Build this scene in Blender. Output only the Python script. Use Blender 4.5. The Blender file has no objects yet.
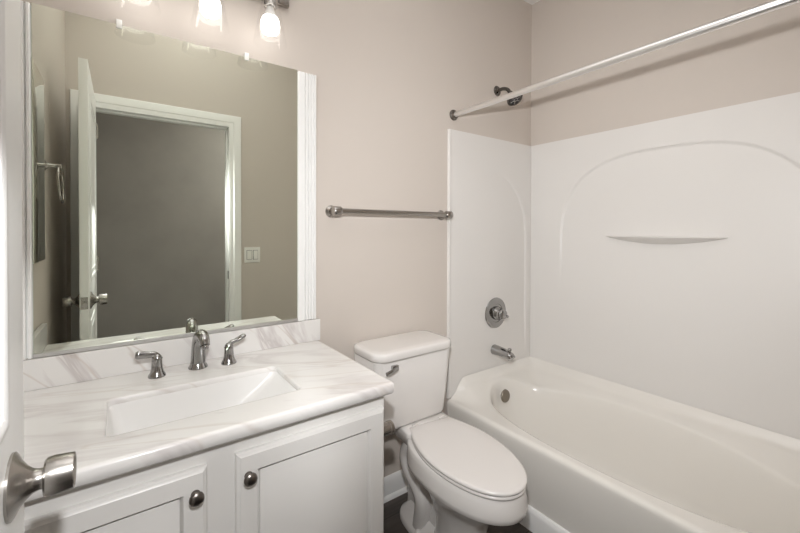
import bpy, bmesh, math, random
from mathutils import Vector, Matrix
PI = math.pi
SC = bpy.context.scene
COL = SC.collection

# ------------------------------------------------------------------ camera
YAW, PITCH, ROLL = math.radians(35.919), math.radians(0.6221), math.radians(-0.1775)
CAM_Y, CAM_H = -1.55, 1.3044
R_ = Vector((math.cos(YAW), -math.sin(YAW), 0)); F_ = Vector((math.sin(YAW), math.cos(YAW), 0)); Z_ = Vector((0, 0, 1))
fw = F_ * math.cos(PITCH) - Z_ * math.sin(PITCH)
u2 = F_ * math.sin(PITCH) + Z_ * math.cos(PITCH)
ri = R_ * math.cos(ROLL) - u2 * math.sin(ROLL)
up = R_ * math.sin(ROLL) + u2 * math.cos(ROLL)
cd = bpy.data.cameras.new('camera'); cam = bpy.data.objects.new('camera', cd); COL.objects.link(cam)
cam.matrix_world = Matrix(((ri.x, up.x, -fw.x, 0), (ri.y, up.y, -fw.y, CAM_Y), (ri.z, up.z, -fw.z, CAM_H), (0, 0, 0, 1)))
cd.sensor_width = 36; cd.sensor_fit = 'HORIZONTAL'; cd.lens = 385.91 / 800 * 36
cd.shift_y = -(266.5 - 234.3255) / 800; cd.clip_start = 0.01
SC.camera = cam

# ------------------------------------------------------------------ world, light, exposure
w = bpy.data.worlds.new('world'); SC.world = w; w.use_nodes = True
w.node_tree.nodes['Background'].inputs[0].default_value = (1, .97, .93, 1)
w.node_tree.nodes['Background'].inputs[1].default_value = 0.3
BULB_STRENGTH = 4.6
def spot(name, loc, target, energy, size, blend, radius, color):
    l = bpy.data.lights.new(name, 'SPOT'); l.energy = energy; l.spot_size = size; l.spot_blend = blend
    l.shadow_soft_size = radius; l.color = color
    o = bpy.data.objects.new(name, l); COL.objects.link(o); o.location = loc
    o.rotation_euler = (Vector(target) - Vector(loc)).to_track_quat('-Z', 'Y').to_euler()
    return o
FL = (0.05, -1.475, 1.535)
WARM = (.985, .99, 1)
spot('camera_flash', FL, (FL[0] + math.sin(math.radians(55)), FL[1] + math.cos(math.radians(55)), FL[2] - .12), 50, math.radians(106), 1.0, 0.024, WARM)
spot('low_fill', FL, (-.09, -.46, .66), 17, math.radians(62), .5, 0.024, WARM)  # added fill spot, brightens the vanity front and left counter
spot('ceiling_fill', (0.20, -1.25, 1.72), (.40, -.80, 2.77), 68, math.radians(82), .7, 0.03, WARM)  # added upward spot, lights the ceiling for soft ambient fill
def area(name, loc, size, energy, color):
    l = bpy.data.lights.new(name, 'AREA'); l.energy = energy; l.size = size; l.color = color; l.shape = 'DISK'
    o = bpy.data.objects.new(name, l); COL.objects.link(o); o.location = loc; return o
area('hall_fill', (1.7, -2.1, 2.74), .25, 12, (1, .97, .95))  # added unseen lamp that brightens the hall in the mirror
SC.view_settings.view_transform = 'Standard'; SC.view_settings.look = 'None'
SC.view_settings.gamma = 1; SC.view_settings.use_curve_mapping = False
SC.view_settings.exposure = 1.04
try:
    SC.cycles.max_bounces = 14; SC.cycles.diffuse_bounces = 8; SC.cycles.glossy_bounces = 6
    SC.cycles.transparent_max_bounces = 12
    SC.cycles.sample_clamp_indirect = 6
except Exception: pass

# ------------------------------------------------------------------ materials
def newmat(name):
    m = bpy.data.materials.new(name); m.use_nodes = True
    nt = m.node_tree; return m, nt, nt.nodes['Principled BSDF']
def N(nt, t, **kw):
    n = nt.nodes.new(t)
    for k, v in kw.items():
        if k in n.inputs.keys() if isinstance(k, str) else False: n.inputs[k].default_value = v
        else: setattr(n, k, v)
    return n
def simple(name, col, rough=.5, metal=0, coat=0, bump=0, bscale=300, spec=.5, var=0):
    m, nt, b = newmat(name)
    b.inputs['Base Color'].default_value = (*col, 1); b.inputs['Roughness'].default_value = rough
    b.inputs['Metallic'].default_value = metal; b.inputs['Coat Weight'].default_value = coat
    b.inputs['Coat Roughness'].default_value = .08; b.inputs['Specular IOR Level'].default_value = spec
    tc = N(nt, 'ShaderNodeTexCoord')
    if bump:
        no = N(nt, 'ShaderNodeTexNoise'); no.inputs['Scale'].default_value = bscale; no.inputs['Detail'].default_value = 3
        nt.links.new(tc.outputs['Object'], no.inputs['Vector'])
        bp = N(nt, 'ShaderNodeBump'); bp.inputs['Strength'].default_value = bump; bp.inputs['Distance'].default_value = .002
        nt.links.new(no.outputs['Fac'], bp.inputs['Height']); nt.links.new(bp.outputs['Normal'], b.inputs['Normal'])
    if var:
        n2 = N(nt, 'ShaderNodeTexNoise'); n2.inputs['Scale'].default_value = 3; n2.inputs['Detail'].default_value = 4
        nt.links.new(tc.outputs['Object'], n2.inputs['Vector'])
        mx = N(nt, 'ShaderNodeMix'); mx.data_type = 'RGBA'
        mx.inputs['A'].default_value = (*[c * (1 - var) for c in col], 1); mx.inputs['B'].default_value = (*[min(1, c * (1 + var)) for c in col], 1)
        nt.links.new(n2.outputs['Fac'], mx.inputs['Factor']); nt.links.new(mx.outputs['Result'], b.inputs['Base Color'])
    return m
def sheets(nt, n, f1, f2, f3):
    """coordinates stretched along sheets with normal n (stone veining)"""
    n = Vector(n).normalized(); t = n.orthogonal().normalized(); s = n.cross(t)
    g = N(nt, 'ShaderNodeNewGeometry'); c = N(nt, 'ShaderNodeCombineXYZ')
    for i, (v, f) in enumerate(((n, f1), (t, f2), (s, f3))):
        d = N(nt, 'ShaderNodeVectorMath', operation='DOT_PRODUCT'); d.inputs[1].default_value = v * f
        nt.links.new(g.outputs['Position'], d.inputs[0]); nt.links.new(d.outputs['Value'], c.inputs[i])
    return c.outputs[0]
def ramp(nt, stops):
    r = N(nt, 'ShaderNodeValToRGB'); e = r.color_ramp.elements
    while len(e) < len(stops): e.new(.5)
    for el, (p, c) in zip(e, stops): el.position = p; el.color = (*c, 1)
    return r
def marble(name, n, f1, amount):
    m, nt, b = newmat(name)
    v = sheets(nt, n, f1, 1.6, 1.6)
    no = N(nt, 'ShaderNodeTexNoise'); no.inputs['Scale'].default_value = 1; no.inputs['Detail'].default_value = 4
    no.inputs['Roughness'].default_value = .6; no.inputs['Distortion'].default_value = 1.1
    nt.links.new(v, no.inputs['Vector'])
    r = ramp(nt, [(.0, (.78, .765, .74)), (.5, (.78, .765, .745)), (.585, (.63, .595, .585)), (.63, (.54, .50, .49)), (.67, (.72, .69, .67)), (1, (.78, .76, .735))])
    nt.links.new(no.outputs['Fac'], r.inputs[0])
    # thin tan veins
    v2 = sheets(nt, (n[0] * .6 + .08, n[1], n[2]), f1 * .8, 1.1, 1.1)
    ad = N(nt, 'ShaderNodeVectorMath', operation='ADD'); ad.inputs[1].default_value = (7.3, 2.1, 4.4)
    nt.links.new(v2, ad.inputs[0])
    n2 = N(nt, 'ShaderNodeTexNoise'); n2.inputs['Scale'].default_value = 1; n2.inputs['Detail'].default_value = 3; n2.inputs['Distortion'].default_value = .8
    nt.links.new(ad.outputs[0], n2.inputs['Vector'])
    r2 = ramp(nt, [(.0, (0, 0, 0)), (.555, (0, 0, 0)), (.575, (1, 1, 1)), (.595, (0, 0, 0)), (1, (0, 0, 0))])
    nt.links.new(n2.outputs['Fac'], r2.inputs[0])
    mm = N(nt, 'ShaderNodeMath', operation='MULTIPLY'); mm.inputs[1].default_value = .55 * amount
    nt.links.new(r2.outputs[0], mm.inputs[0])
    base = N(nt, 'ShaderNodeMix'); base.data_type = 'RGBA'; base.inputs['Factor'].default_value = amount
    base.inputs['A'].default_value = (.78, .765, .745, 1); nt.links.new(r.outputs[0], base.inputs['B'])
    mx = N(nt, 'ShaderNodeMix'); mx.data_type = 'RGBA'; nt.links.new(mm.outputs[0], mx.inputs['Factor'])
    nt.links.new(base.outputs['Result'], mx.inputs['A']); mx.inputs['B'].default_value = (.50, .42, .36, 1)
    nt.links.new(mx.outputs['Result'], b.inputs['Base Color'])
    b.inputs['Roughness'].default_value = .22
    return m
def wood_floor():
    m, nt, b = newmat('dark_plank_floor')
    tc = N(nt, 'ShaderNodeTexCoord'); mp = N(nt, 'ShaderNodeMapping'); nt.links.new(tc.outputs['Object'], mp.inputs[0])
    mp.inputs['Scale'].default_value = (2.2, 22, 1)
    no = N(nt, 'ShaderNodeTexNoise'); no.inputs['Scale'].default_value = 1.5; no.inputs['Detail'].default_value = 6; no.inputs['Distortion'].default_value = .6
    nt.links.new(mp.outputs[0], no.inputs['Vector'])
    r = ramp(nt, [(.25, (.04, .033, .029)), (.55, (.08, .066, .057)), (.8, (.135, .113, .098))]); nt.links.new(no.outputs['Fac'], r.inputs[0])
    bk = N(nt, 'ShaderNodeTexBrick'); bk.offset = .37
    for k, v in (('Scale', 1), ('Brick Width', 1.1), ('Row Height', .14), ('Mortar Size', .0025), ('Mortar Smooth', .1)): bk.inputs[k].default_value = v
    bk.inputs['Color1'].default_value = (1, 1, 1, 1); bk.inputs['Color2'].default_value = (.7, .7, .7, 1); bk.inputs['Mortar'].default_value = (.25, .25, .25, 1)
    nt.links.new(tc.outputs['Object'], bk.inputs['Vector'])
    mx = N(nt, 'ShaderNodeMix'); mx.data_type = 'RGBA'; mx.blend_type = 'MULTIPLY'; mx.inputs['Factor'].default_value = 1
    nt.links.new(r.outputs[0], mx.inputs['A']); nt.links.new(bk.outputs['Color'], mx.inputs['B'])
    nt.links.new(mx.outputs['Result'], b.inputs['Base Color']); b.inputs['Roughness'].default_value = .4
    return m
def brushed(name, col, rough, axis_scale=(400, 400, 20)):
    m, nt, b = newmat(name)
    b.inputs['Base Color'].default_value = (*col, 1); b.inputs['Metallic'].default_value = 1
    tc = N(nt, 'ShaderNodeTexCoord'); mp = N(nt, 'ShaderNodeMapping'); mp.inputs['Scale'].default_value = axis_scale
    nt.links.new(tc.outputs['Object'], mp.inputs[0])
    no = N(nt, 'ShaderNodeTexNoise'); no.inputs['Scale'].default_value = 1; nt.links.new(mp.outputs[0], no.inputs['Vector'])
    mr = N(nt, 'ShaderNodeMapRange'); mr.inputs['To Min'].default_value = rough * .75; mr.inputs['To Max'].default_value = rough * 1.3
    nt.links.new(no.outputs['Fac'], mr.inputs['Value']); nt.links.new(mr.outputs[0], b.inputs['Roughness'])
    return m
def clear_glass(name, tint=(1, 1, 1), edge=.25):
    m = bpy.data.materials.new(name); m.use_nodes = True; nt = m.node_tree; nt.nodes.clear()
    out = N(nt, 'ShaderNodeOutputMaterial'); tr = N(nt, 'ShaderNodeBsdfTransparent'); gl = N(nt, 'ShaderNodeBsdfGlossy')
    tr.inputs[0].default_value = (*tint, 1); gl.inputs['Roughness'].default_value = .02
    fr = N(nt, 'ShaderNodeLayerWeight'); fr.inputs['Blend'].default_value = edge
    mr = N(nt, 'ShaderNodeMapRange'); mr.inputs['To Min'].default_value = .012; mr.inputs['To Max'].default_value = .11
    nt.links.new(fr.outputs['Facing'], mr.inputs['Value'])
    mx = N(nt, 'ShaderNodeMixShader'); nt.links.new(mr.outputs[0], mx.inputs[0])
    nt.links.new(tr.outputs[0], mx.inputs[1]); nt.links.new(gl.outputs[0], mx.inputs[2]); nt.links.new(mx.outputs[0], out.inputs[0])
    return m
M = {}
M['wall'] = simple('beige_wall_paint', (.595, .54, .49), .55, bump=.12, bscale=220, spec=.3)
M['hall'] = simple('grey_hall_paint', (.42, .40, .38), .7, bump=.15, bscale=40, var=.18)
M['ceil'] = simple('white_ceiling_paint', (.84, .83, .82), .8, bump=.1, bscale=150)
M['trim'] = simple('white_trim_paint', (.88, .88, .87), .35)
M['cab'] = simple('white_cabinet_paint', (.74, .725, .70), .32)
M['acrylic'] = simple('white_acrylic', (.73, .71, .685), .32, coat=.1)
M['tub'] = simple('white_tub_enamel', (.775, .75, .705), .14, coat=.4)
M['china'] = simple('white_vitreous_china', (.74, .715, .69), .1, coat=.5)
M['sink'] = simple('white_sink_china', (.76, .75, .735), .3)
M['seat'] = simple('white_seat_plastic', (.735, .705, .68), .22)
M['floor'] = wood_floor()
M['chrome'] = simple('polished_chrome', (.38, .375, .37), .08, metal=1)
M['nickel'] = simple('brushed_nickel', (.40, .38, .355), .27, metal=1, bump=.02, bscale=60)
M['rod'] = simple('bright_chrome', (.86, .85, .84), .3, metal=1)
M['dark_refl_chrome'] = simple('chrome_dark_reflection', (.17, .16, .15), .12, metal=1)  # dark room reflections put into the shower chrome's base colour
M['dark'] = simple('dark_nickel', (.20, .18, .165), .28, metal=1)
M['overflow'] = simple('aged_nickel', (.27, .24, .205), .3, metal=1)
M['hole'] = simple('spray_face_and_gap_shade', (.03, .03, .03), .6)  # near-black spray face; also the shade painted around the switch rockers
M['mirror'] = simple('mirror_silver', (.87, .915, .825), .0, metal=1)
M['alu'] = simple('mirror_channel_metal', (.58, .57, .55), .5, metal=1)
M['marble'] = marble('white_veined_marble', (.42, 1, .30), 8, .55)
M['marble_splash'] = marble('white_streaked_marble', (1, .3, .55), 11, .85)
M['plastic'] = simple('white_switch_plastic', (.82, .81, .78), .3)
M['glass'] = clear_glass('clear_shade_glass')
M['clip'] = simple('clear_clip_plastic', (.85, .85, .82), .2)
m, nt, b = newmat('lit_bulb'); b.inputs['Base Color'].default_value = (1, 1, 1, 1)
b.inputs['Emission Color'].default_value = (1, .97, .94, 1); b.inputs['Emission Strength'].default_value = BULB_STRENGTH
M['bulb'] = m

# ------------------------------------------------------------------ mesh helpers
def BM(): return bmesh.new()
def box(bm, x0, x1, y0, y1, z0, z1, bev=0, seg=2):
    t = bmesh.new(); bmesh.ops.create_cube(t, size=1)
    for v in t.verts: v.co = Vector(((x0 + x1) / 2 + v.co.x * (x1 - x0), (y0 + y1) / 2 + v.co.y * (y1 - y0), (z0 + z1) / 2 + v.co.z * (z1 - z0)))
    if bev: bmesh.ops.bevel(t, geom=t.edges[:], offset=bev, segments=seg, affect='EDGES', profile=.6)
    merge(bm, t)
def merge(bm, t, mat=None):
    if mat is not None: bmesh.ops.transform(t, matrix=mat, verts=t.verts[:])
    mp = {v: bm.verts.new(v.co) for v in t.verts}
    for f in t.faces:
        try: bm.faces.new([mp[v] for v in f.verts])
        except ValueError: pass
    t.free()
def frame_to(axis):
    a = Vector(axis).normalized(); return a.to_track_quat('Z', 'Y').to_matrix().to_4x4()
def lathe(bm, prof, origin=(0, 0, 0), axis=(0, 0, 1), n=32):
    """prof: list of (r, h) along axis"""
    t = bmesh.new(); rows = []
    for r, h in prof:
        if r < 1e-5: rows.append([t.verts.new((0, 0, h))])
        else: rows.append([t.verts.new((r * math.cos(2 * PI * i / n), r * math.sin(2 * PI * i / n), h)) for i in range(n)])
    for a, b in zip(rows, rows[1:]):
        for i in range(n):
            j = (i + 1) % n
            if len(a) == 1 and len(b) == 1: continue
            if len(a) == 1: t.faces.new((a[0], b[i], b[j]))
            elif len(b) == 1: t.faces.new((a[i], a[j], b[0]))
            else: t.faces.new((a[i], a[j], b[j], b[i]))
    merge(bm, t, Matrix.Translation(origin) @ frame_to(axis))
def spline(pts, n):
    """Catmull-Rom through the points"""
    P = [Vector(p) for p in pts]; P = [P[0] * 2 - P[1]] + P + [P[-1] * 2 - P[-2]]; out = []
    for i in range(1, len(P) - 2):
        for k in range(n):
            t = k / n; a, b, c, d = P[i - 1], P[i], P[i + 1], P[i + 2]
            out.append(.5 * ((2 * b) + (c - a) * t + (2 * a - 5 * b + 4 * c - d) * t * t + (3 * b - a - 3 * c + d) * t ** 3))
    out.append(P[-2]); return out
def tube(bm, pts, rad, n=16, cap=True, squash=None):
    """sweep a circle (radius list or number; squash = (side, up) factors) along points"""
    P = [Vector(p) for p in pts]; R = rad if isinstance(rad, (list, tuple)) else [rad] * len(P)
    up0 = None; rings = []
    for i, p in enumerate(P):
        d = (P[min(i + 1, len(P) - 1)] - P[max(i - 1, 0)]).normalized()
        if up0 is None: up0 = d.orthogonal().normalized() if squash is None else (Vector((0, 0, 1)) if abs(d.z) < .9 else Vector((0, 1, 0)))
        s = d.cross(up0).normalized(); up0 = s.cross(d).normalized()
        q = squash[i] if squash and isinstance(squash[0], (list, tuple)) else (squash or (1, 1))
        rings.append([bm.verts.new(p + s * (R[i] * q[0] * math.cos(2 * PI * k / n)) + up0 * (R[i] * q[1] * math.sin(2 * PI * k / n))) for k in range(n)])
    for a, b in zip(rings, rings[1:]):
        for k in range(n): bm.faces.new((a[k], a[(k + 1) % n], b[(k + 1) % n], b[k]))
    if cap: bm.faces.new(rings[0][::-1]); bm.faces.new(rings[-1])
def loft(bm, rings, cap0=True, cap1=True):
    V = [[bm.verts.new(p) for p in r] for r in rings]; n = len(V[0])
    for a, b in zip(V, V[1:]):
        for k in range(n): bm.faces.new((a[k], a[(k + 1) % n], b[(k + 1) % n], b[k]))
    if cap0: bm.faces.new(V[0][::-1])
    if cap1: bm.faces.new(V[-1])
def prism(bm, prof, axis, a, b):
    """extrude a closed 2-D profile along x, y or z from a to b; profile coordinates are the two other axes in order"""
    def P(p, t): return {'x': (t, p[0], p[1]), 'y': (p[0], t, p[1]), 'z': (p[0], p[1], t)}[axis]
    loft(bm, [[P(p, a) for p in prof], [P(p, b) for p in prof]])
def sphere(bm, c, r, sc=(1, 1, 1), n=20):
    t = bmesh.new(); bmesh.ops.create_uvsphere(t, u_segments=n, v_segments=n // 2 + 2, radius=r)
    merge(bm, t, Matrix.Translation(c) @ Matrix.Diagonal((*sc, 1)))

def obj(name, bm, mat, parent=None, base=None, sharp=38):
    """world-space bmesh -> ONE mesh object, its origin at its thing's base"""
    bmesh.ops.recalc_face_normals(bm, faces=bm.faces[:])
    for f in bm.faces: f.smooth = True
    for e in bm.edges:
        if len(e.link_faces) == 2 and e.calc_face_angle(0) > math.radians(sharp): e.smooth = False
    if parent is not None:
        off = Vector(parent['_base'])
    elif base is not None: off = Vector(base)
    else:
        xs = [v.co for v in bm.verts]
        off = Vector(((min(c.x for c in xs) + max(c.x for c in xs)) / 2, (min(c.y for c in xs) + max(c.y for c in xs)) / 2, min(c.z for c in xs)))
    for v in bm.verts: v.co -= off
    me = bpy.data.meshes.new(name); bm.to_mesh(me); bm.free(); me.materials.append(mat)
    o = bpy.data.objects.new(name, me); COL.objects.link(o); o['_base'] = tuple(off)
    if parent is None: o.location = off
    else: o.parent = parent
    return o
def tag(o, label, cat, group=None):
    o['label'] = label; o['category'] = cat
    if group: o['group'] = group
    return o
def thing(name, base, label, cat, group=None):
    o = bpy.data.objects.new(name, None); o.empty_display_size = .05; COL.objects.link(o); o.location = base; o['_base'] = tuple(base)
    return tag(o, label, cat, group)
def struct(name, bm, mat, label=None, base=None, cat=None):
    o = obj(name, bm, mat, base=base); o['kind'] = 'structure'
    if label: o['label'] = label
    o['category'] = cat or name.split('_')[0]
    return o

# ------------------------------------------------------------------ room shell
XL, XR = -0.262, 2.178           # left and right walls
YW = -1.50                       # inner face of the doorway wall
TW = .11
ZC = 2.775
DX0, DX1, DZ = -0.158, 0.645, 2.055   # door opening
HY = -2.75                       # far hall wall
bm = BM(); box(bm, -1.3, XR + .1, HY - .1, .1, -.06, 0); struct('floor', bm, M['floor'], 'dark brown wood plank floor of the bathroom')
bm = BM(); box(bm, -1.3, XR + .1, HY - .1, .1, ZC, ZC + .06); struct('ceiling', bm, M['ceil'], 'white ceiling above the bathroom')
bm = BM(); box(bm, XL - .1, XR + .1, 0, .1, 0, ZC); struct('wall_back', bm, M['wall'], 'beige wall behind the vanity mirror and toilet')
bm = BM(); box(bm, XR, XR + .1, YW - TW, 0, 0, ZC); struct('wall_right', bm, M['wall'], 'beige wall above the long side of the tub surround')
bm = BM(); box(bm, XL - .1, XL, YW - TW, 0, 0, ZC); struct('wall_left', bm, M['wall'], 'beige wall beyond the open door, seen in the mirror')
bm = BM()
box(bm, XL, DX0 - .02, YW - TW, YW, 0, ZC); box(bm, DX1 + .02, XR, YW - TW, YW, 0, ZC); box(bm, DX0 - .02, DX1 + .02, YW - TW, YW, DZ + .02, ZC)
struct('wall_front', bm, M['wall'], 'beige wall around the doorway, seen in the mirror')
bm = BM(); box(bm, -1.3, XR + .1, HY - .1, HY, 0, ZC); box(bm, -1.3, -1.2, HY, YW - TW, 0, ZC); box(bm, XR, XR + .1, HY, YW - TW, 0, ZC)
box(bm, -1.2, XL - .1, YW - TW, YW - TW + .1, 0, ZC)
struct('wall_hall', bm, M['hall'], 'dark grey hallway wall seen through the doorway in the mirror')
# baseboards
def baseboard(name, x0, x1, lab):
    bm = BM(); prism(bm, [(0, 0), (-.014, 0), (-.014, .085), (-.010, .098), (-.004, .105), (0, .105)], 'x', x0, x1)
    prism(bm, [(-.014, 0), (-.028, 0), (-.026, .010), (-.020, .017), (-.014, .019)], 'x', x0, x1)
    return struct(name, bm, M['trim'], lab)
baseboard('baseboard_back', .672, 1.437, 'white baseboard on the wall behind the toilet')
bm = BM(); box(bm, DX1 + .09, 1.43, YW, YW + .014, 0, .105, .003); struct('baseboard_front', bm, M['trim'], 'white baseboard beside the doorway')
# door casing (profile with stepped edge), jamb lining and stop
def casing():
    bm = BM()
    cw = .084
    prof = [(0, 0), (0, .010), (.012, .014), (.030, .014), (.034, .018), (.070, .020), (.080, .018), (.084, .012), (.084, 0)]  # distance from opening, projection
    pts = [(DX0, 0), (DX0, DZ), (DX1, DZ), (DX1, 0)]
    def at(d):
        return [(DX0 - d, 0), (DX0 - d, DZ + d), (DX1 + d, DZ + d), (DX1 + d, 0)]
    rings = []
    for k in range(4):
        rings.append([(at(d)[k][0], YW + h, at(d)[k][1]) for d, h in prof])
    loft(bm, rings)
    o = struct('trim_1', bm, M['trim'], 'white stepped casing around the doorway, seen in the mirror')
    bm = BM()
    box(bm, DX0 - .019, DX0, YW - TW, YW, 0, DZ); box(bm, DX1, DX1 + .019, YW - TW, YW, 0, DZ); box(bm, DX0 - .019, DX1 + .019, YW - TW, YW, DZ, DZ + .019)
    box(bm, DX1 - .011, DX1, YW - .078, YW - .040, 0, DZ); box(bm, DX0, DX1, YW - .078, YW - .040, DZ - .011, DZ)
    obj('door_jamb', bm, M['trim'], o)
    bm = BM(); box(bm, DX1 - .002, DX1, YW - .036, YW - .006, .94, 1.0); s = obj('strike_plate', bm, M['dark'], o); s['label'] = 'dark metal strike plate on the jamb'
casing()
# fluted pilaster strips at both sides of the mirror
def fluted(name, x0, x1, lab, nf):
    bm = BM(); prof = [(x0, 0), (x0, -.012), (x0 + .003, -.016)]
    fl = .022 if x0 > 0 else .008; wv = (x1 - x0 - fl - .006) / nf; x = x0 + fl
    for i in range(nf):
        for k in range(9):
            a = k / 8; prof.append((x + wv * (.32 + .46 * a), -.016 + .011 * math.sin(PI * a) ** .7))
        x += wv
    prof += [(x1 - .003, -.016), (x1, -.012), (x1, 0)]
    prism(bm, prof, 'z', .927, 1.957)
    return struct(name, bm, M['trim'], lab)
fluted('trim_2', .5945, .674, 'white fluted strip on the right side of the wall mirror', 4)
fluted('trim_3', XL + .002, -.2095, 'white fluted strip on the left side of the wall mirror', 3)

# ------------------------------------------------------------------ door, open against the left side
DXF, DXB, DY0, DY1, DTOP = -.119, -.153, -.75, -1.478, 2.085
def door():
    bm = BM(); box(bm, DXB, DXF, DY1, DY0, .012, DTOP, .0015)
    for xs, s in ((DXF, 1), (DXB, -1)):     # moulded panels on both faces
        for z0, z1 in ((.24, .86), (1.05, 1.96)):
            y0, y1 = DY0 - .115, DY1 + .115
            for d, pr, wd in ((0, .005, .020), (.045, .003, .010)):
                rg = []
                for sy, sz in ((0, 0), (0, 1), (1, 1), (1, 0)):
                    rg.append([(xs + s * h, (y0 - d - q) if sy == 0 else (y1 + d + q), (z0 + d + q) if sz == 0 else (z1 - d - q)) for q, h in ((0, -.001), (0, pr * .5), (wd * .25, pr), (wd * .7, pr), (wd, pr * .4), (wd, -.001))])
                loft(bm, rg + rg[:1], False, False)
    d = struct('door_1', bm, M['trim'], 'white panelled door standing open at the left, with nickel knobs', cat='door')
    ky, kz = -.838, .963
    for xs, s in ((DXF, 1), (DXB, -1)):
        bm = BM()
        lathe(bm, [(0, 0), (.042, 0), (.042, .003), (.039, .005), (.029, .010), (.021, .016), (.0155, .022), (.0135, .028), (.0135, .032), (.0155, .0325), (.0225, .0335), (.0250, .036), (.0258, .044), (.0242, .060), (.0236, .0645), (.0225, .0655), (.0210, .0645), (.0195, .0632), (0, .0632)], (xs, ky, kz), (s, 0, 0), 40)
        k = obj('door_knob', bm, M['nickel'], d); k['label'] = 'brushed nickel round door knob'
    bm = BM(); box(bm, DXF - .031, DXF - .003, DY0 - .001, DY0 + .0012, kz - .028, kz + .028, .0008, 1); lathe(bm, [(0, 0), (.009, 0), (.009, .009), (0, .011)], (DXF - .017, DY0, kz), (0, 1, 0), 16)
    obj('latch_plate', bm, M['nickel'], d)
    for z in (.22, 1.05, 1.86):
        bm = BM(); lathe(bm, [(0, 0), (.006, 0), (.006, .09), (0, .09)], (DXF + .004, DY1 - .006, z), (0, 0, 1), 12); obj('hinge', bm, M['nickel'], d)
door()

# ------------------------------------------------------------------ wall mirror
t = thing('wall_mirror', (.193, 0, .93), 'large frameless wall mirror above the vanity between fluted strips', 'mirror')
bm = BM(); box(bm, -.2085, .5935, -.008, -.002, .934, 1.963, .0012, 1); obj('mirror_glass', bm, M['mirror'], t)
bm = BM(); box(bm, -.2085, .5935, -.012, -.0005, .926, .938, .001, 1); obj('bottom_channel', bm, M['alu'], t)
for x in (-.001, .392):
    bm = BM(); box(bm, x - .008, x + .008, -.0125, -.0005, 1.950, 1.978, .002); obj('mirror_clip', bm, M['clip'], t)

# ------------------------------------------------------------------ medicine cabinet and towel ring on the left wall
t = thing('medicine_cabinet', (XL, -.38, 1.19), 'narrow mirrored medicine cabinet on the left wall, seen in the mirror', 'cabinet')
bm = BM(); box(bm, XL, XL + .012, -.555, -.18, 1.185, 1.895, .002); obj('cabinet_body', bm, M['alu'], t)
bm = BM(); box(bm, XL + .012, XL + .017, -.557, -.178, 1.183, 1.897, .0015); obj('mirror_door', bm, M['mirror'], t)
t = thing('towel_ring', (XL, -.68, 1.575), 'nickel towel ring hanging on the left wall, seen in the mirror', 'towel ring')
bm = BM(); lathe(bm, [(0, 0), (.022, 0), (.022, .004), (.014, .010), (.009, .016), (.008, .045), (.011, .043), (.011, .055), (.008, .058), (0, .058)], (XL, -.68, 1.575), (1, 0, 0), 24); obj('post', bm, M['nickel'], t)
bm = BM(); tube(bm, [(XL + .050 + .004 * (1 - math.cos(a)), -.68 + .078 * math.sin(a), 1.575 - .078 + .078 * math.cos(a)) for a in [2 * PI * i / 40 for i in range(41)]], .0042, 10, cap=False); obj('ring', bm, M['nickel'], t)

# ------------------------------------------------------------------ light switch on the doorway wall
t = thing('light_switch', (.81, YW, 1.055), 'white double light switch beside the doorway, seen in the mirror', 'light switch')
bm = BM(); box(bm, .752, .868, YW, YW + .006, 1.055, 1.172, .002); obj('cover_plate', bm, M['plastic'], t)
for x in (.787, .833):
    bm = BM(); box(bm, x - .0182, x + .0182, YW + .005, YW + .0066, 1.078, 1.149); k = obj('rocker_gap_shade', bm, M['hole'], t); k['label'] = 'painted shade of the gap around the rocker'  # dark box drawn where the gap around the rocker is shaded
    bm = BM(); box(bm, x - .0160, x + .0160, YW + .006, YW + .0115, 1.0805, 1.1465, .0015); obj('rocker', bm, M['plastic'], t)

# ------------------------------------------------------------------ vanity cabinet
VX0, VX1, VYF, VZ = XL + .018, .668, -.545, .798
def shaker_door(root, x0, x1, z0, z1, kx, lab):
    yf = VYF - .019
    bm = BM(); fr = .056; s = .006
    def ring(d, y): return [(x0 + d, y, z0 + d), (x1 - d, y, z0 + d), (x1 - d, y, z1 - d), (x0 + d, y, z1 - d)]
    loft(bm, [ring(0, VYF + .0005), ring(0, yf + .008), ring(.003, yf + .004), ring(.008, yf + .002), ring(.010, yf), ring(fr - .006, yf), ring(fr, yf + .016), ring(fr + .0024, yf + .016), ring(fr + .0026, yf + .0085), ring(fr + .004, yf + .008)], cap1=True)
    d = obj('door', bm, M['cab'], root, sharp=25)
    kz = .697
    bm = BM(); lathe(bm, [(0, 0), (.010, 0), (.008, .004), (.0065, .008), (.008, .013), (.0145, .016), (.0160, .0185), (.0155, .0225), (.0145, .0235), (.0135, .0245), (.009, .028), (0, .0292)], (kx, yf, kz), (0, -1, 0), 28)
    k = obj('knob', bm, M['dark'], d); k['label'] = 'dark nickel mushroom cabinet knob'
t = thing('vanity_cabinet', ((VX0 + VX1) / 2, -.27, 0), 'white two-door vanity cabinet under the marble countertop', 'cabinet')
bm = BM()
box(bm, VX0, VX1, -.52, -.002, .09, .66); box(bm, VX0 + .01, VX1 - .01, -.46, -.01, 0, .09)
box(bm, VX0, VX0 + .016, -.52, -.002, .66, VZ); box(bm, VX1 - .016, VX1, -.52, -.002, .66, VZ); box(bm, VX0, VX1, -.02, -.002, .66, VZ)
box(bm, VX0, VX1, VYF, -.52, .09, VZ, .0015, 1)
obj('cabinet_body', bm, M['cab'], t)
shaker_door(t, VX0 + .02, .163, .12, .752, .137, '')
shaker_door(t, .226, .660, .12, .755, .254, '')
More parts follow.
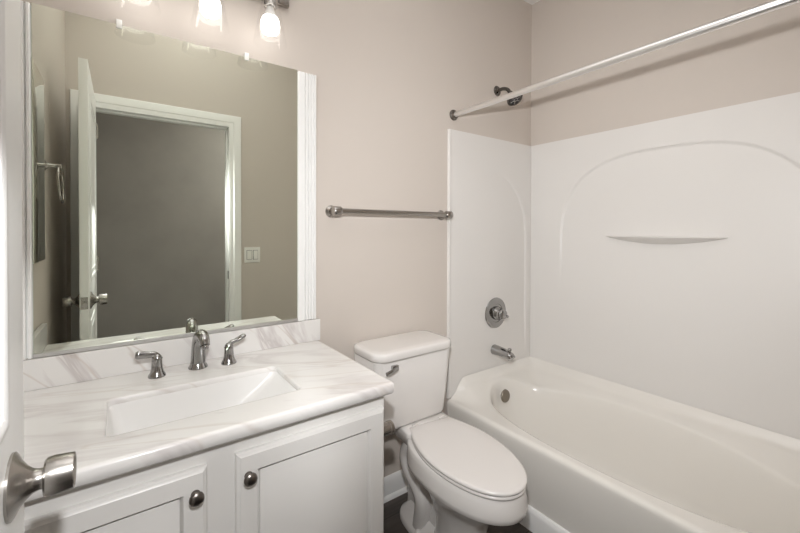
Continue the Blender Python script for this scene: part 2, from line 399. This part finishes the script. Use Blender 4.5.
# toilet paper holder on the cabinet's right side
t = thing('toilet_paper_holder', (VX1, -.43, .645), 'nickel toilet paper holder on the vanity side beside the toilet', 'toilet paper holder')
for y in (-.50, -.36):
    bm = BM(); lathe(bm, [(0, 0), (.024, 0), (.024, .004), (.0205, .007), (.0205, .046), (.0225, .048), (.0225, .058), (.020, .061), (0, .061)], (VX1, y, .650), (1, 0, 0), 24); obj('post', bm, M['nickel'], t)
bm = BM(); tube(bm, [(VX1 + .03, -.49, .650), (VX1 + .03, -.37, .650)], .007, 14); obj('roller', bm, M['nickel'], t)

# ------------------------------------------------------------------ marble countertop with sink cut-out
CX0, CX1, CYF, CZ = XL + .003, .686, -.578, .834
BX0, BX1, BY0, BY1 = -.030, .432, -.458, -.222      # sink opening
def rrect(x0, x1, y0, y1, r, n=6):
    out = []
    for cx, cy, a0 in ((x1 - r, y1 - r, 0), (x0 + r, y1 - r, PI / 2), (x0 + r, y0 + r, PI), (x1 - r, y0 + r, 1.5 * PI)):
        for k in range(n + 1): a = a0 + PI / 2 * k / n; out.append((cx + r * math.cos(a), cy + r * math.sin(a)))
    return out
def countertop():
    bm = BM(); z0, z1 = VZ + .0015, CZ
    zh = z1 - .017; hole = rrect(BX0, BX1, BY0, BY1, .018); outer = rrect(CX0, CX1, CYF, -.001, .006); b = .006
    def sub(r_in): # outer ring inset by d
        return rrect(CX0 + r_in, CX1 - r_in, CYF + r_in, -.001 - r_in * .1, .006)
    rings = [[(x, y, zh) for x, y in hole], [(x, y, z1 - .003) for x, y in hole]]
    rings.append([(x, y, z1) for x, y in rrect(BX0 - .003, BX1 + .003, BY0 - .003, BY1 + .003, .021)])
    rings.append([(x, y, z1) for x, y in rrect(BX0 - .008, BX1 + .008, BY0 - .008, BY1 + .008, .024)]); rings.append([(x, y, z1) for x, y in sub(b + .006)])
    rings.append([(x, y, z1) for x, y in sub(b)]); rings.append([(x, y, z1 - .0025) for x, y in sub(.0025)]); rings.append([(x, y, z1 - b) for x, y in sub(0)])
    rings.append([(x, y, z0 + .004) for x, y in sub(0)]); rings.append([(x, y, z0) for x, y in sub(.004)]); rings.append([(x, y, z0) for x, y in sub(.05)]); rings.append([(x, y, zh) for x, y in sub(.06)]); rings.append([(x, y, zh) for x, y in hole])
    loft(bm, rings, False, False)
    bmesh.ops.remove_doubles(bm, verts=bm.verts[:], dist=1e-5)
    tag(obj('countertop', bm, M['marble'], sharp=50), 'white veined marble countertop on the vanity with a sink cut-out', 'countertop')
    bm = BM(); box(bm, XL + .022, .690, -.020, -.0015, CZ + .0003, .9245, .0025); tag(obj('marble_backsplash', bm, M['marble_splash']), 'marble backsplash with grey diagonal streaks under the wall mirror', 'backsplash')
    bm = BM(); box(bm, XL + .002, XL + .020, -.565, -.0015, CZ + .0003, .9245, .0025); tag(obj('marble_side_splash', bm, M['marble_splash']), 'marble side splash on the left end of the countertop, seen in the mirror', 'side splash')
countertop()
def sink():
    bm = BM()
    zt = CZ - .0172; R = []
    def rr(d0, d1, e0, e1, r, z): return [(x, y, z) for x, y in rrect(BX0 + d0, BX1 - d1, BY0 + e0, BY1 - e1, r)]
    R = [rr(-.014, -.014, -.012, -.012, .03, zt), rr(.0, .0, .0, .0, .02, zt), rr(.004, .006, .002, .003, .022, zt - .010), rr(.016, .105, .010, .012, .03, zt - .085), rr(.026, .145, .018, .022, .035, zt - .105), rr(.045, .175, .035, .04, .04, zt - .115), rr(.17, .22, .085, .085, .02, zt - .122)]
    out = [rr(.15, .2, .07, .07, .03, zt - .132), rr(.02, .12, .01, .01, .04, zt - .120), rr(-.008, .05, -.006, -.006, .03, zt - .09), rr(-.014, -.014, -.012, -.012, .03, zt)]
    loft(bm, out[:3] + R, True, True)
    s = tag(obj('sink_basin', bm, M['sink'], sharp=60), 'white rectangular undermount sink set in the marble countertop', 'sink')
    bm = BM(); cx, cy = (BX0 + .17 + BX1 - .22) / 2, (BY0 + BY1) / 2
    lathe(bm, [(0, 0), (.021, 0), (.021, .002), (.017, .0035), (.015, .001), (0, .001)], (cx, cy, zt - .1225), (0, 0, 1), 24); obj('drain', bm, M['chrome'], s)
sink()

# ------------------------------------------------------------------ widespread faucet
def faucet():
    t = thing('faucet', (.205, -.085, CZ), 'chrome widespread faucet with two lever handles behind the sink', 'faucet')
    x, y, z = .213, -.082, CZ
    bm = BM(); lathe(bm, [(0, 0), (.030, 0), (.030, .003), (.028, .007), (.0255, .012), (.0235, .018)], (x, y, z), n=28)
    path = spline([(x, y, z + .010), (x + .001, y, z + .045), (x + .002, y - .003, z + .085), (x + .003, y - .016, z + .108), (x + .006, y - .038, z + .117), (x + .009, y - .060, z + .108), (x + .010, y - .074, z + .090)], 5)
    n = len(path); rad = []
    for i in range(n):
        u = i / (n - 1); rad.append(.0205 * (1 - u) ** .8 * .42 + .0150)
    tube(bm, path, rad, 20); obj('spout', bm, M['chrome'], t, sharp=50)
    bm = BM(); lathe(bm, [(0, 0), (.010, 0), (.0115, .004), (.0115, .014), (.010, .016), (0, .016)], path[-1] + Vector((0, .0005, -.012)), (0, .15, 1), 20); obj('aerator', bm, M['chrome'], t)
    for hx, hy, s, tip in ((.093, -.097, -1, (-.058, -.004, .079)), (.308, -.099, 1, (.056, .004, .090))):
        bm = BM()
        lathe(bm, [(0, 0), (.025, 0), (.025, .003), (.0235, .007), (.0195, .014), (.0165, .026), (.0150, .042), (.0148, .054), (.0135, .064), (.008, .071), (0, .073)], (hx, hy, z), n=28)
        q = spline([(hx - s * .004, hy, z + .052), (hx + s * .006, hy, z + .070), (hx + tip[0] * .45, hy + tip[1] * .4, z + tip[2] * .93 if s < 0 else z + .077), (hx + tip[0], hy + tip[1], z + tip[2])], 5)
        m_ = len(q); tube(bm, q, [.0128 - .004 * math.sin(PI * min(1, i / (m_ - 1) * 1.1)) + (.001 if i < m_ - 1 else -.004) for i in range(m_)], 16, squash=[(1, 1 - .45 * i / (m_ - 1)) for i in range(m_)])
        obj('handle', bm, M['chrome'], t, sharp=50)
faucet()

# ------------------------------------------------------------------ vanity light
def vanity_light():
    t = thing('vanity_light', (.247, 0, 2.2), 'three-bulb vanity light with clear glass shades above the mirror', 'light')
    bm = BM(); box(bm, -.06, .555, -.022, 0, 2.20, 2.31, .006); obj('back_plate', bm, M['nickel'], t)
    for x in (.046, .247, .446):
        y = -.122
        bm = BM(); tube(bm, spline([(x, -.02, 2.255), (x, -.075, 2.262), (x, -.112, 2.245), (x, y, 2.215), (x, y, 2.18)], 6), .0075, 12); obj('arm', bm, M['nickel'], t)
        bm = BM(); lathe(bm, [(0, 2.192), (.012, 2.192), (.018, 2.186), (.0245, 2.176), (.0245, 2.150), (.0265, 2.148), (.0265, 2.138), (.0225, 2.136), (.0225, 2.118), (.016, 2.114), (0, 2.114)], (x, y, 0), n=28); obj('socket', bm, M['nickel'], t)
        bm = BM(); lathe(bm, [(.0285, 2.142), (.031, 2.130), (.038, 2.10), (.0545, 2.01), (.0585, 1.990), (.060, 1.984), (.0585, 1.982), (.0565, 1.990), (.0525, 2.01), (.036, 2.10), (.029, 2.130), (.0265, 2.142)], (x, y, 0), n=40); s = obj('glass_shade', bm, M['glass'], t); s['label'] = 'clear flared glass shade'
        bm = BM(); lathe(bm, [(0, 2.078), (.0265, 2.078), (.0315, 2.066), (.0335, 2.050), (.0315, 2.034), (.0245, 2.023), (.013, 2.0175), (0, 2.016)], (x, y, 0), n=24); s = obj('bulb', bm, M['bulb'], t); s['label'] = 'lit white bulb'
        bm = BM(); lathe(bm, [(0, 2.116), (.013, 2.116), (.0135, 2.106), (.017, 2.096), (.024, 2.082), (.0255, 2.0785), (0, 2.0785)], (x, y, 0), n=24); obj('bulb_base', bm, M['plastic'], t)
vanity_light()

# ------------------------------------------------------------------ towel bar
t = thing('towel_bar', (1.068, 0, 1.385), 'straight nickel towel bar on the wall above the toilet', 'towel bar')
for x in (.748, 1.392):
    bm = BM(); lathe(bm, [(0, 0), (.027, 0), (.027, .004), (.021, .010), (.0165, .014), (.0165, .042), (.018, .044)], (x, 0, 1.385), (0, -1, 0), 28)
    lathe(bm, [(0, -.018), (.0185, -.018), (.0205, -.015), (.0205, .015), (.0185, .018), (0, .018)], (x, -.060, 1.385), (1, 0, 0), 28); obj('post', bm, M['nickel'], t)
bm = BM(); tube(bm, [(.752, -.060, 1.385), (1.388, -.060, 1.385)], .0125, 24); obj('bar', bm, M['nickel'], t)

# ------------------------------------------------------------------ bathtub
TX0, TZ = 1.434, .383
def deck(x, y):
    dA = max(0, -y - .014); dB = max(0, XR - .014 - x)
    a = max(0, 1 - dA / .17); b = max(0, 1 - dB / .17)
    s = max(a, b); s = s * s * (3 - 2 * s)
    c = max(max(0, 1 - dA / .035), max(0, 1 - dB / .035))
    front = min(1, max(0, (x - TX0 - .024) / .10)); front = front * front * (3 - 2 * front)
    return TZ + .062 * s * front + .038 * c ** 1.5 * front
def bathtub():
    bm = BM(); n = 120
    cx, cy, a, b, e = 1.788, -.742, .302, .680, 2.3
    def se(k, s=1, da=0, db=0, ee=e):
        t_ = 2 * PI * k / n; c, s_ = math.cos(t_), math.sin(t_)
        return (cx + (a * s + da) * math.copysign(abs(c) ** (2 / ee), c), cy + (b * s + db) * math.copysign(abs(s_) ** (2 / ee), s_))
    x0, x1, y0, y1 = TX0 + .022, XR - .014, YW + .014, -.014
    corner = {}
    for qx, qy in ((x1, y1), (x0, y1), (x0, y0), (x1, y0)):
        best = min(range(n), key=lambda k: abs((math.atan2(se(k)[1] - cy, se(k)[0] - cx) - math.atan2(qy - cy, qx - cx) + PI) % (2 * PI) - PI)); corner[best] = (qx, qy)
    def rect(k):
        if k in corner: return corner[k]
        px, py = se(k); dx, dy = px - cx, py - cy; f = 1e9
        if dx > 1e-9: f = min(f, (x1 - cx) / dx)
        if dx < -1e-9: f = min(f, (x0 - cx) / dx)
        if dy > 1e-9: f = min(f, (y1 - cy) / dy)
        if dy < -1e-9: f = min(f, (y0 - cy) / dy)
        return cx + dx * f, cy + dy * f
    rings = []
    for da, db, z in ((-.15, -.22, .060), (-.10, -.15, .062), (-.085, -.125, .068), (-.072, -.105, .085), (-.062, -.088, .12), (-.045, -.062, .20), (-.032, -.040, .28)):
        rings.append([(*se(k, 1, da, db), z) for k in range(n)])
    for d, dz in ((-.020, .045), (-.012, .016), (-.006, .005), (.004, .0)):
        r = []
        for k in range(n):
            x, y = se(k, 1, d, d); r.append((x, y, deck(*se(k)) - dz))
        rings.append(r)
    for f in (.12, .25, .4, .55, .7, .82, .92, 1.0):
        r = []
        for k in range(n):
            p, q = se(k, 1, .004, .004), rect(k); x, y = p[0] + (q[0] - p[0]) * f, p[1] + (q[1] - p[1]) * f
            r.append((x, y, deck(x, y)))
        rings.append(r)
    loft(bm, rings, True, False)
    # corners the ray rings skip, then the front roll and the apron
    ys = [YW + .003 + (-.0145 - YW) * i / 60 for i in range(61)]
    prof = [(TX0 + .022, 0), (TX0 + .015, -.001), (TX0 + .009, -.0035), (TX0 + .004, -.008), (TX0 + .001, -.014), (TX0, -.022), (TX0 + .001, -.04), (TX0 + .006, -.10), (TX0 + .018, -.285), (TX0 + .022, -.383)]
    rows = [[bm.verts.new((x, y, TZ + dz)) for x, dz in prof] for y in ys]
    for p, q in zip(rows, rows[1:]):
        for i in range(len(prof) - 1): bm.faces.new((p[i], p[i + 1], q[i + 1], q[i]))
    # body block so that the tub is a closed solid below
    bt = bmesh.new(); merge(bm, bt)
    bmesh.ops.remove_doubles(bm, verts=bm.verts[:], dist=1e-5)
    o = tag(obj('bathtub', bm, M['tub'], base=(1.8, -.75, 0), sharp=60), 'white alcove bathtub with oval basin beside the toilet', 'bathtub')
    bm = BM(); lathe(bm, [(0, 0), (.034, 0), (.036, .002), (.036, .006), (.033, .010), (.012, .012), (0, .012)], (1.778, -.122, .358), (0, -1, .12), 28); k = obj('overflow_plate', bm, M['overflow'], o); k['label'] = 'round nickel overflow plate'
    bm = BM(); lathe(bm, [(0, 0), (.03, 0), (.03, .003), (.024, .004), (0, .004)], (1.78, -.36, .061), (0, 0, 1), 24); obj('drain', bm, M['chrome'], o)
bathtub()
bm = BM(); prism(bm, [(TX0 + .024, 0), (TX0 + .002, 0), (TX0 + .002, .075), (TX0 + .005, .088), (TX0 + .010, .095), (TX0 + .024, .098)], 'y', YW + .016, -.03)
struct('trim_4', bm, M['trim'], 'white base moulding along the foot of the bathtub')

# ------------------------------------------------------------------ tub surround
def smooth(e0, e1, x):
    t_ = min(1, max(0, (x - e0) / (e1 - e0))); return t_ * t_ * (3 - 2 * t_)
def surround():
    bm = BM(); z0, z1 = .476, 1.853; th = .012
    def arch_d(s, z, c, hw, spring, top, e):
        """signed: >0 inside the arched recess (approximate distance)"""
        q = abs(s - c)
        if z < spring: return hw - q
        k = ((q / hw) ** e + (max(0, z - spring) / (top - spring)) ** e) ** (1 / e)
        return (1 - k) * min(hw, top - spring)
    # right (long) wall panel
    NY, NZ = 260, 230
    def grid(bm, fn, na, nb):
        V = [[bm.verts.new(fn(i / na, j / nb)) for j in range(nb + 1)] for i in range(na + 1)]
        for i in range(na):
            for j in range(nb): bm.faces.new((V[i][j], V[i + 1][j], V[i + 1][j + 1], V[i][j + 1]))
        return V
    def fB(i, j):
        y = -.0125 + (YW + .0135) * i; z = z0 + (z1 - z0) * j
        d = smooth(-.002, .006, arch_d(y, z, -.772, .550, 1.22, 1.719, 2.7))
        fade = smooth(.85, 1.35, z)
        cor = 0                     # coved corner
        edge = 0 if j < 1 else .008
        return (XR - th - cor + d * .010 * fade, y, z)
    V = grid(bm, fB, NY, NZ)
    bmB = bm; bm = BM()
    def fA(i, j):
        x = 1.442 + (XR - .0125 - 1.442) * i; zz = .388 + (z0 - .388) * smooth(1.465, 1.56, x); z = zz + (z1 - zz) * j
        d = smooth(-.003, .010, arch_d(x, z, 1.68, .44, 1.25, 1.68, 2.3)) * smooth(1.82, 2.06, x)
        fade = smooth(.50, .75, z)
        roll = -.004 * math.exp(-((x - 1.447) / .006) ** 2)
        cor = 0
        return (x, -th - cor + d * .009 * fade + roll, z)
    W = grid(bm, fA, 180, 150)
    # rims back to the wall
    def rim(bm, line, off):
        a = [bm.verts.new(v.co + off(v.co)) for v in line]
        for p, q, r, s in zip(line, line[1:], a[1:], a): bm.faces.new((p, q, r, s))
    rim(bmB, [r[-1] for r in V], lambda c: Vector((XR - .0005 - c.x, 0, .002))); rim(bmB, [r[0] for r in V], lambda c: Vector((XR - .0005 - c.x, 0, 0)))
    rim(bm, [r[-1] for r in W], lambda c: Vector((0, -.0005 - c.y, .002))); rim(bm, [r[0] for r in W], lambda c: Vector((0, -.0005 - c.y, 0)))
    rim(bm, W[0], lambda c: Vector((-.003, -.0005 - c.y, 0))); rim(bmB, V[-1], lambda c: Vector((XR - .0005 - c.x, 0, 0)))
    tag(obj('surround_panel', bm, M['acrylic'], base=(1.81, -.006, z0), sharp=50), 'white moulded surround end panel that carries the shower valve and spout', 'tub surround', 'tub surround panels')
    o = tag(obj('surround_panel', bmB, M['acrylic'], base=(XR, -.75, z0), sharp=50), 'long white moulded surround panel with arch and soap ledge behind the tub', 'tub surround', 'tub surround panels')
    # crescent soap ledge
    bm = BM(); y0, y1, zt = -.492, -1.020, 1.277; n = 30; rings = []
    for i in range(n + 1):
        u = i / n; y = y0 + (y1 - y0) * u; s = max(.02, math.sin(PI * u) ** .75); dep = .068 * s; h = .036 * math.sin(PI * u) ** .8 + .003
        xw = XR - .004
        pts = [(xw, zt), (xw - dep * .5 - .005, zt + .0005), (xw - dep - .005, zt), (xw - dep - .008, zt - .004), (xw - dep * .95 - .004, zt - .009 * s - .002), (xw - dep * .6, zt - h * .62), (xw - dep * .25, zt - h * .9), (xw, zt - h)]
        rings.append([(x, y, z) for x, z in pts])
    loft(bm, rings); obj('soap_ledge', bm, M['acrylic'], o)
surround()

# ------------------------------------------------------------------ shower fittings
def shower():
    x, z = 1.842, 2.145
    t = thing('showerhead', (x, 0, z), 'small chrome shower head on a bent arm above the tub', 'shower head')
    bm = BM(); lathe(bm, [(0, 0), (.030, 0), (.030, .003), (.024, .010), (.014, .016), (.011, .018), (0, .018)], (x, 0, z), (0, -1, 0), 28); obj('wall_flange', bm, M['dark_refl_chrome'], t)
    path = spline([(x, -.01, z), (x, -.045, z), (x, -.078, z - .014), (x - .004, -.102, z - .044)], 6)
    bm = BM(); tube(bm, path, .0105, 16); obj('arm', bm, M['dark_refl_chrome'], t)
    p = path[-1]; ax = Vector((.02, -.62, -.78)).normalized()
    bm = BM(); sphere(bm, p, .016); lathe(bm, [(0, 0), (.013, 0), (.016, .012), (.030, .028), (.046, .040), (.048, .046), (.048, .054), (.045, .057), (.041, .055), (.040, .053), (0, .053)], p, ax, 32); h = obj('head', bm, M['dark_refl_chrome'], t)
    bm = BM(); lathe(bm, [(0, .0535), (.039, .0535), (.037, .057), (0, .0575)], p, ax, 28); f = obj('spray_face', bm, M['hole'], h); f['label'] = 'dark spray face with metal ribs'
    q = ax.to_track_quat('Z', 'Y')
    bm = BM()
    for k in range(6):
        a = 2 * PI * k / 6; d = q @ Vector((math.cos(a), math.sin(a), 0)); tube(bm, [p + ax * .058 + d * .012, p + ax * .058 + d * .034], .003, 8)
    lathe(bm, [(.009, .057), (.013, .057), (.013, .060), (.009, .060)], p, ax, 20); obj('spray_rib', bm, M['chrome'], h)
    # mixing valve
    x, z, y = 1.822, .810, -.016
    t = thing('shower_valve', (x, y, z), 'round chrome shower valve with lever on the tub surround', 'shower valve')
    bm = BM(); lathe(bm, [(0, 0), (.090, 0), (.092, .003), (.090, .007), (.075, .011), (.055, .012), (.053, .009), (.040, .009), (.038, .013), (0, .013)], (x, y + .0035, z), (0, -1, 0), 48); obj('escutcheon', bm, M['chrome'], t)
    bm = BM(); lathe(bm, [(0, .008), (.040, .008), (.038, .020), (.032, .028), (.029, .044), (.030, .050), (.029, .060), (.024, .067), (0, .070)], (x, y, z), (0, -1, 0), 32)
    q = spline([(x + .004, y - .052, z - .002), (x + .020, y - .055, z - .008), (x + .032, y - .058, z - .014), (x + .038, y - .060, z - .017)], 4); tube(bm, q, [.014 - .004 * i / (len(q) - 1) for i in range(len(q))], 14, squash=(1, .75)); obj('handle', bm, M['chrome'], t, sharp=50)
    # spout
    x, z = 1.815, .588
    t = thing('tub_spout', (x, y, z), 'short chrome tub spout below the shower valve', 'tub spout')
    bm = BM(); q = spline([(x, -.012, z + .002), (x, -.05, z + .002), (x, -.095, z - .001), (x, -.128, z - .008), (x, -.142, z - .020)], 5); nq = len(q)
    tube(bm, q, [.032 - .006 * min(1, i / nq * 1.2) for i in range(nq)], 20, squash=[(1, .95 - .12 * i / nq) for i in range(nq)]); obj('spout_body', bm, M['chrome'], t, sharp=60)
    bm = BM(); lathe(bm, [(0, 0), (.006, 0), (.006, .014), (.011, .016), (.012, .024), (.009, .028), (0, .029)], (x, -.124, z + .008), (0, -.1, 1), 16); obj('diverter_knob', bm, M['chrome'], t)
shower()
t = thing('curtain_rod', (1.482, -.75, 1.936), 'straight chrome shower curtain rod across the tub', 'curtain rod')
for y, s in ((0, -1), (YW, 1)):
    bm = BM(); lathe(bm, [(0, 0), (.029, 0), (.029, .006), (.026, .010), (.018, .013), (.0165, .020), (0, .020)], (1.482, y, 1.936), (0, s, 0), 28); k = obj('flange', bm, M['dark'], t); k['label'] = 'dark round wall flange'
bm = BM(); tube(bm, [(1.482, -.008, 1.936), (1.482, YW + .008, 1.936)], .0140, 24); obj('rod', bm, M['rod'], t)

# ------------------------------------------------------------------ toilet
def toilet():
    TCX = 1.053
    t = thing('toilet', (TCX, -.40, 0), 'white two-piece toilet with closed lid between vanity and tub', 'toilet')
    # tank: tapered, softly rounded box
    def rr(hw, y0, y1, r, z, cx=TCX): return [(x, y, z) for x, y in rrect(cx - hw, cx + hw, y0, y1, r, 8)]
    bm = BM(); loft(bm, [rr(.165, -.195, -.035, .03, .448), rr(.182, -.212, -.022, .035, .454), rr(.187, -.217, -.020, .035, .466), rr(.200, -.224, -.016, .036, .60), rr(.212, -.230, -.014, .036, .755), rr(.210, -.228, -.016, .036, .757)]); obj('tank', bm, M['china'], t, sharp=50)
    bm = BM(); loft(bm, [rr(.208, -.236, -.010, .05, .757), rr(.216, -.244, -.008, .06, .759), rr(.219, -.247, -.008, .06, .765), rr(.219, -.247, -.008, .06, .784), rr(.217, -.245, -.010, .06, .791), rr(.210, -.238, -.016, .055, .795), rr(.190, -.205, -.03, .05, .797)]); obj('tank_lid', bm, M['china'], t, sharp=50)
    bm = BM(); lz, ly = .727, -.231
    box(bm, .912, .944, ly - .013, ly + .004, lz - .012, lz + .012, .004)
    q = spline([(.930, ly - .014, lz - .001), (.910, ly - .022, lz - .002), (.888, ly - .026, lz - .006), (.872, ly - .026, lz - .009)], 4); tube(bm, q, [.010 - .001 * i / (len(q) - 1) for i in range(len(q))], 12, squash=(.75, 1)); k = obj('flush_lever', bm, M['chrome'], t); k['label'] = 'chrome flush lever'
    # bowl: egg sections on a pedestal, trapway on both sides, deck under the tank
    BCX = 1.114
    rot = Matrix.Translation((BCX, -.245, 0)) @ Matrix.Rotation(math.radians(-6.5), 4, 'Z') @ Matrix.Translation((-BCX, .245, 0))
    n = 56
    def egg(yb, yf, hw, z, back=2.6, front=2.05, fc=.42, cx=BCX):
        yc = yb + (yf - yb) * fc; out = []
        for k in range(n):
            a = 2 * PI * k / n; c, s = math.cos(a), math.sin(a)
            e = front if s < 0 else back
            X = hw * math.copysign(abs(c) ** (2 / e), c); Y = (yc - yf if s < 0 else yb - yc) * math.copysign(abs(s) ** (2 / e), s)
            out.append(tuple(rot @ Vector((cx + X, yc + Y, z))))
        return out
    bm = BM()
    loft(bm, [egg(-.34, -.600, .098, 0, 3, 2.4), egg(-.34, -.600, .098, .018, 3, 2.4), egg(-.35, -.590, .090, .040, 3, 2.4), egg(-.36, -.580, .084, .10, 2.6, 2.3), egg(-.36, -.585, .084, .17, 2.4, 2.2), egg(-.33, -.610, .098, .23, 2.3, 2.1), egg(-.29, -.650, .118, .275, 2.3, 2.05), egg(-.26, -.700, .138, .312, 2.4, 2.05), egg(-.24, -.722, .150, .330, 2.5), egg(-.235, -.730, .154, .3385, 2.5), egg(-.222, -.758, .171, .3395, 2.6), egg(-.218, -.764, .175, .343, 2.6), egg(-.215, -.765, .175, .360, 2.6), egg(-.212, -.759, .170, .40, 2.6), egg(-.210, -.753, .166, .416, 2.6), egg(-.215, -.749, .162, .421, 2.6)])
    dk = []
    for z, hw, y0, y1 in ((.335, .070, -.24, -.06), (.375, .105, -.28, -.035), (.412, .120, -.30, -.028), (.440, .124, -.30, -.026), (.447, .120, -.295, -.03)): dk.append([tuple(rot @ Vector(p)) for p in rr(hw, y0, y1, .04, z, BCX - .012)])
    loft(bm, dk)
    # rear web, foot and the S of the trapway bulging on both sides
    loft(bm, [[tuple(rot @ Vector(p)) for p in rr(h, y0, -.12, .03, z, BCX)] for z, h, y0 in ((.02, .055, -.42), (.15, .05, -.42), (.26, .05, -.40), (.36, .06, -.36))])
    loft(bm, [egg(-.10, -.46, .112, 0, 3, 2.4), egg(-.10, -.46, .112, .014, 3, 2.4), egg(-.105, -.455, .106, .026, 3, 2.4), egg(-.125, -.44, .085, .045, 3, 2.4), egg(-.15, -.42, .065, .075, 3, 2.4)])
    for s in (-1, 1):
        q = spline([(BCX + s * .060, -.31, .38), (BCX + s * .075, -.245, .365), (BCX + s * .080, -.200, .325), (BCX + s * .080, -.196, .280), (BCX + s * .076, -.222, .240), (BCX + s * .072, -.270, .205), (BCX + s * .070, -.298, .165), (BCX + s * .068, -.295, .115), (BCX + s * .066, -.280, .06), (BCX + s * .064, -.27, .02)], 6)
        m_ = len(q); tube(bm, [rot @ p for p in q], [.042 - .006 * i / m_ for i in range(m_)], 18)
    obj('bowl', bm, M['china'], t, sharp=60)
    # seat and lid with the same plan
    def plan(d, z):
        pts = []; yb, yf, ym = -.238, -.764, -.468; hb, hm = .106, .164
        right = []
        for i in range(13):      # back corner out to the widest point
            u = i / 12; right.append((hb + (hm - hb) * math.sin(PI / 2 * u), yb + (ym - yb) * u))
        for i in range(1, 19):
            a = PI / 2 * i / 18; right.append((hm * math.cos(a) ** .95, ym + (yf - ym) * math.sin(a)))
        loop = right + [(-x, y) for x, y in right[:-1]][::-1]; out = []
        for x, y in loop:
            k = 1 - d / max(.05, math.hypot(x, y + .5)); out.append(tuple(rot @ Vector((BCX + x * k, -.5 + (y + .5) * k, z))))
        return out
    bm = BM(); loft(bm, [plan(.012, .4212), plan(.004, .4222), plan(.002, .426), plan(.003, .431), plan(.008, .4335)]); obj('seat', bm, M['seat'], t, sharp=60)
    bm = BM(); loft(bm, [plan(.010, .4345), plan(.003, .4355), plan(.000, .440), plan(.001, .4455), plan(.005, .449), plan(.014, .451), plan(.06, .4535), plan(.12, .4545)]); obj('seat_lid', bm, M['seat'], t, sharp=60)
    for x in (-.070, .070):
        p = rot @ Vector((BCX + x, -.232, 0))
        bm = BM(); box(bm, p.x - .016, p.x + .016, p.y - .006, p.y + .006, .447, .4525, .002); obj('hinge', bm, M['seat'], t)
    bm = BM(); sphere(bm, rot @ Vector((BCX - .096, -.30, .028)), .014, (1, 1, .9)); obj('bolt_cap', bm, M['china'], t)
toilet()
for o in bpy.data.objects:
    if '_base' in o: del o['_base']
